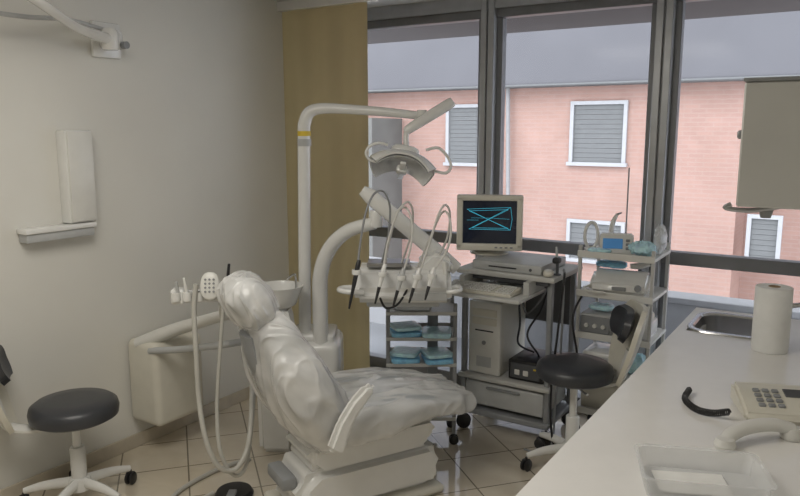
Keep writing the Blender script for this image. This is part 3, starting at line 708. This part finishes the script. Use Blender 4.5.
top('plastic_packet', pillow(B(), .12, .07, .022, .6, TR(-1.13,3.715,1.076,.2), 60, 30, .004, 20.), BLUEC, 'small flat pale blue packet lying before the meter on the rack top', 'packet')
cu = thing('ultrasonic_scaler', 'rounded white tabletop device with small display on the middle rack shelf', 'dental device', (-1.03, 3.80, .85), .1)
part('body', prism(B(), [(-.10,.001),(.10,.001),(.10,.09),(.03,.115),(-.06,.08),(-.11,.045)], -.15, .15, 'x', .02, 3), WHITE, cu)
part('display', box(B(), -.03,.04,-.108,-.100,.024,.044,.001,1), GREYP, cu)
part('knob', lathe(B(), [(0,0),(.018,0),(.016,.018),(0,.018)], 16, TR(.10,-.10,.045) @ Matrix.Rotation(PI/2,4,'X')), GREYP, cu)
part('handpiece_cord', tube(B(), [(-.13,-.08,.04),(-.17,-.12,.03),(-.14,-.15,.02),(-.06,-.15,.02)], .005, 8), OFFW, cu)
top('plastic_packet', pillow(B(), .16, .10, .03, .6, TR(-1.10,3.84,.985,.1), 60, 30, .006, 20.), BLUEP, 'blue packet lying on the left of the rounded white device in the rack', 'packet')
lp = thing('curing_light', 'small white curing light handset lying on the rounded white device', 'handset', (-.95, 3.85, .968), .4)
part('grip', tube(B(), [(-.05,0,.018),(.0,0,.02),(.05,0,.03)], [.014,.017,.012], 12, 4), WHITE, lp)
part('tip', tube(B(), [(.05,0,.03),(.08,0,.045)], [.008,.005], 10, 1), GREYP, lp)
ld = thing('control_box', 'grey box with round buttons on the lower rack shelf', 'dental device', (-1.13, 3.80, .62), 0)
part('case', box(B(), -.085,.085,-.10,.12,.001,.11,.008,2), LGREY, ld)
part('front_panel', box(B(), -.078,.078,-.106,-.099,.01,.10,.003,1), GREYP, ld)
for k in range(3): part('knob', lathe(B(), [(0,0),(.012,0),(.011,.012),(0,.012)], 14, TR(-.045+k*.045,-.105,.05) @ Matrix.Rotation(PI/2,4,'X')), OFFW, ld)
l2 = thing('mixer', 'white lidded machine on the lower rack shelf right of the grey box', 'dental device', (-.94, 3.82, .62), 0)
part('case', box(B(), -.085,.085,-.10,.10,.001,.09,.015,3), WHITE, l2)
part('lid', pillow(B(), .16,.17,.07,.6, TR(0,0,.10)), CREAM, l2)
top('plastic_packet', pillow(B(), .13, .10, .03, .6, TR(-1.13,3.79,.755,.1), 60, 30, .006, 20.), BLUEC, 'pale blue packet on the grey buttoned box in the rack', 'packet')
l3 = thing('small_compressor', 'low white device with grey front on the shelf beneath the buttoned box', 'dental device', (-1.12, 3.82, .40), 0)
part('case', box(B(), -.08,.08,-.11,.10,.001,.12,.015,3), WHITE, l3)
part('front_panel', box(B(), -.065,.065,-.115,-.108,.02,.10,.003,1), LGREY, l3)
part('knob', lathe(B(), [(0,0),(.014,0),(.012,.014),(0,.014)], 14, TR(.03,-.114,.06) @ Matrix.Rotation(PI/2,4,'X')), GREYP, l3)
top('plastic_bag', pillow(B(), .15, .16, .10, .8, TR(-.94,3.82,.458,.2), 60, 30, .014, 20.), BLUEC, 'crumpled pale blue bag on the shelf beneath the white lidded machine', 'plastic bag')
top('storage_box', box(B(), -1.2,-.9,3.72,3.95,.201,.34,.008,2), CREAM, 'cream storage box on the lowest rack shelf', 'box')

# ================================================================ COUNTER
wx0, wx1, wy0, wy1, wz = -.60, .2, .55, 3.52, .88
sx0, sx1, sy0, sy1 = -.56, -.26, 3.08, 3.44
wt = B()
box(wt, wx0, sx0, wy0, wy1, .84, wz); box(wt, sx1, wx1, wy0, wy1, .84, wz)
box(wt, sx0, sx1, wy0, sy0, .84, wz); box(wt, sx0, sx1, sy1, wy1, .84, wz)
bmesh.ops.remove_doubles(wt, verts=wt.verts[:], dist=.0001)
top('worktop', wt, COUNTER, 'long white laminate worktop along the right wall', 'worktop')
for i, (a, b) in enumerate(((.58,1.54),(1.54,2.5),(2.5,3.48))):
    c = thing('base_cabinet', ['white base cabinet at the near end of the worktop','white base cabinet under the middle of the worktop','white base cabinet under the sink end of the worktop'][i], 'cabinet', (-.2,(a+b)/2,0), 0)
    bb = B(); box(bb, -.55, -.53, a, b, .08, .839); box(bb, -.53, .19, a, a+.018, .08, .839); box(bb, -.53, .19, b-.018, b, .08, .839); box(bb, -.53, .19, a, b, .08, .1); box(bb, -.5, .19, a, b, 0, .08)
    part('body', bb, OFFW, c, world=True)
    for y0, y1 in ((a+.004,(a+b)/2-.002), ((a+b)/2+.002,b-.004)):
        d = part('door', box(B(), -.57,-.552,y0,y1,.09,.83,.003,1), WHITE, c, world=True)
        part('handle', tube(B(), [(-.57,(y0+y1)/2-.06,.76),(-.595,(y0+y1)/2-.05,.76),(-.595,(y0+y1)/2+.05,.76),(-.57,(y0+y1)/2+.06,.76)], .005, 8), STEEL, d, world=True)
sk = thing('sink', 'small steel sink set into the far end of the worktop', 'sink', (-.41,3.26,.70), 0)
def rrect(hx, hy, r, n=6):
    out = []
    for cx, cy, a0 in ((hx-r,hy-r,0),(-hx+r,hy-r,PI/2),(-hx+r,-hy+r,PI),(hx-r,-hy+r,3*PI/2)):
        for k in range(n+1): out.append((cx+r*math.cos(a0+PI/2*k/n), cy+r*math.sin(a0+PI/2*k/n)))
    return out
def rings(b, lst):
    R = [[b.verts.new((x, y, z)) for x, y in rrect(hx, hy, r)] for hx, hy, r, z in lst]
    for a_, b_ in zip(R, R[1:]):
        n = len(a_)
        for k in range(n): b.faces.new((a_[k], a_[(k+1)%n], b_[(k+1)%n], b_[k]))
    return R
rb = B(); rings(rb, [(.160,.190,.09,.181),(.157,.187,.088,.187),(.140,.168,.08,.187),(.134,.162,.075,.178)])
part('rim', rb, CHROME, sk)
rb = B(); R = rings(rb, [(.134,.162,.075,.178),(.130,.158,.075,.10),(.115,.14,.07,.045),(.04,.05,.03,.035)]); rb.faces.new(R[-1])
part('basin', rb, STEEL, sk)
part('drain', lathe(B(), [(0,.036),(.028,.036),(.03,.039),(.02,.038),(0,.038)], 20), DGREY, sk)
part('faucet', tube(tube(B(), [(.30,.05,.181),(.30,.05,.21)], .022, 14, 1), [(.30,.05,.2),(.30,.05,.28),(.28,.04,.30),(.22,.03,.29),(.16,.02,.28)], .010, 10), CHROME, sk)
pr = thing('paper_roll', 'upright white paper towel roll on the worktop near the sink', 'paper roll', (-.238, 2.96, .88), 0)
part('roll', lathe(B(), [(.02,.001),(.062,.001),(.064,.006),(.064,.24),(.062,.245),(.02,.245),(.02,.001)], 36), PAPER, pr)
part('core', lathe(B(), [(.0205,.0),(.0205,.247),(.018,.247),(.018,0),(.0205,0)], 20), WOOD, pr)
dp = thing('soap_dispenser', 'boxy white wall-mounted dispenser with lever hanging over the worktop at right', 'dispenser', (.2, 1.36, 1.57), 0)
part('body', box(B(), -.172, .02, 1.30, 1.42, 1.575, 1.777, .003, 1), PGREY, dp, world=True)
part('lid', box(B(), -.174, .022, 1.298, 1.422, 1.777, 1.783, .001, 1), GREYP, dp, world=True)
part('wall_bracket', box(B(), .018, .2, 1.31, 1.41, 1.60, 1.75, .006, 1), GREYP, dp, world=True)
part('lever', tube(B(), [(-.10,1.33,1.578),(-.15,1.32,1.568),(-.188,1.31,1.571),(-.180,1.31,1.578)], .004, 8), STEEL, dp, world=True)
part('nozzle', lathe(B(), [(0,1.555),(.008,1.555),(.014,1.577),(0,1.577)], 14, TR(-.13,1.34,0)), GREYP, dp, world=True)
part('side_latch', box(B(), -.182,-.170,1.33,1.35,1.685,1.70,.003,1), GREYP, dp, world=True)
tp = pixz(772, 412, .88)
ph = thing('telephone', 'beige desk telephone with keypad and coiled black cord on the worktop', 'telephone', (tp.x, tp.y, .88), ROT-.2)
part('phone_base', prism(B(), [(-.10,.001),(.08,.001),(.08,.062),(.045,.066),(-.08,.036),(-.10,.024)], -.10, .11, 'x', .010, 3), CREAM, ph)
pm = Matrix.Translation((0,-.08,.036)) @ Matrix.Rotation(math.atan2(.03,.125),4,'X')
for r in range(4):
    for c in range(3): part('key', box(B(), -.055+c*.026,-.037+c*.026,.012+r*.025,.027+r*.025,-.002,.006,.002,1,pm), GREYP, ph)
part('display', box(B(), .03,.09,.07,.11,-.002,.003,.001,1,pm), DGREY, ph)
pts = []
ctrl = crom([pixz(728,412,.905), pixz(712,413,.893), pixz(696,409,.892), pixz(685,399,.892), pixz(689,390,.892)], 44)
for i, c in enumerate(ctrl):
    a = i*1.3; pts.append(c+Vector((math.cos(a)*.008, math.sin(a)*.003, math.sin(a)*.0085)))
part('coiled_cord', tube(B(), pts, .0022, 6, 2), BLACK, ph, world=True)
hp0 = pixz(752, 442, .88)
hd = thing('handset', 'pale curved telephone handset lying between the telephone and the clear tray', 'handset', (hp0.x, hp0.y, .88), ROT+.22)
part('grip', tube(B(), [(-.10,-.02,.016),(-.06,.0,.030),(0,.012,.038),(.07,.01,.038),(.12,-.005,.026)], [.014,.016,.017,.017,.016], 14, 8, 1.3), OFFW, hd)
part('earpiece', lathe(B(), [(0,.001),(.024,.001),(.028,.012),(.022,.028),(0,.032)], 22, TR(-.098,-.02,0)), OFFW, hd)
part('mouthpiece', lathe(B(), [(0,.001),(.024,.001),(.028,.014),(.022,.032),(0,.036)], 22, TR(.115,-.005,0)), OFFW, hd)
bp = pixz(700, 486, .88)
tb = thing('plastic_tray', 'clear plastic tray in the near corner of the worktop', 'tray', (bp.x, bp.y, .88), ROT-.2)
q = B(); rings(q, [(.02,.02,.01,.003),(.125,.080,.02,.003),(.132,.087,.022,.05),(.142,.097,.026,.052),(.142,.097,.026,.049),(.135,.090,.022,.048),(.128,.083,.02,.0005),(.02,.02,.01,.0005)])
part('tray_shell', q, CLEAR, tb)
pw = Matrix.Translation((bp.x, bp.y, .885)) @ Matrix.Rotation(ROT-.15,4,'Z')
top('paper_sheet', box(B(), -.10,.06,-.055,.05,0,.003,mtx=pw), PAPER, 'white paper sheet inside the clear plastic tray', 'paper')

# ================================================================ LIGHT
w = bpy.data.worlds.new('overcast'); sc.world = w; w.use_nodes = True
bg = w.node_tree.nodes['Background']; bg.inputs[0].default_value = (.97, .975, 1.0, 1); bg.inputs[1].default_value = 3.2
def area(name, loc, sx, sy, power, col, rx=0, rz=0):
    l = bpy.data.lights.new(name, 'AREA'); l.shape = 'RECTANGLE'; l.size = sx; l.size_y = sy; l.energy = power; l.color = col
    o = bpy.data.objects.new(name, l); COL.objects.link(o); o.location = loc; o.rotation_euler = (rx, 0, rz); return o
cl = thing('ceiling_light', 'square fluorescent ceiling panel above the middle of the room', 'ceiling light', (-1.7,1.0,2.44), 0)
part('frame', box(B(), -.62,.62,-.62,.62,.0,.06,.005,1), WHITE, cl)
area('panel_light', (-1.7,1.0,2.435), 1.15, 1.15, 28, (1.0,.955,.875))
sun = bpy.data.lights.new('hazy_sun', 'SUN'); sun.energy = 1.1; sun.angle = .6; sun.color = (1,.96,.9)
so = bpy.data.objects.new('hazy_sun', sun); COL.objects.link(so); so.rotation_euler = (math.radians(52), 0, math.radians(-20))

cam = bpy.data.cameras.new('camera'); cam.lens = 32.4; cam.sensor_width = 36; cam.clip_start = .05
co_ = bpy.data.objects.new('camera', cam); COL.objects.link(co_); co_.location = (0,0,H)
co_.rotation_euler = (math.radians(90-9.3), 0, ROT); sc.camera = co_
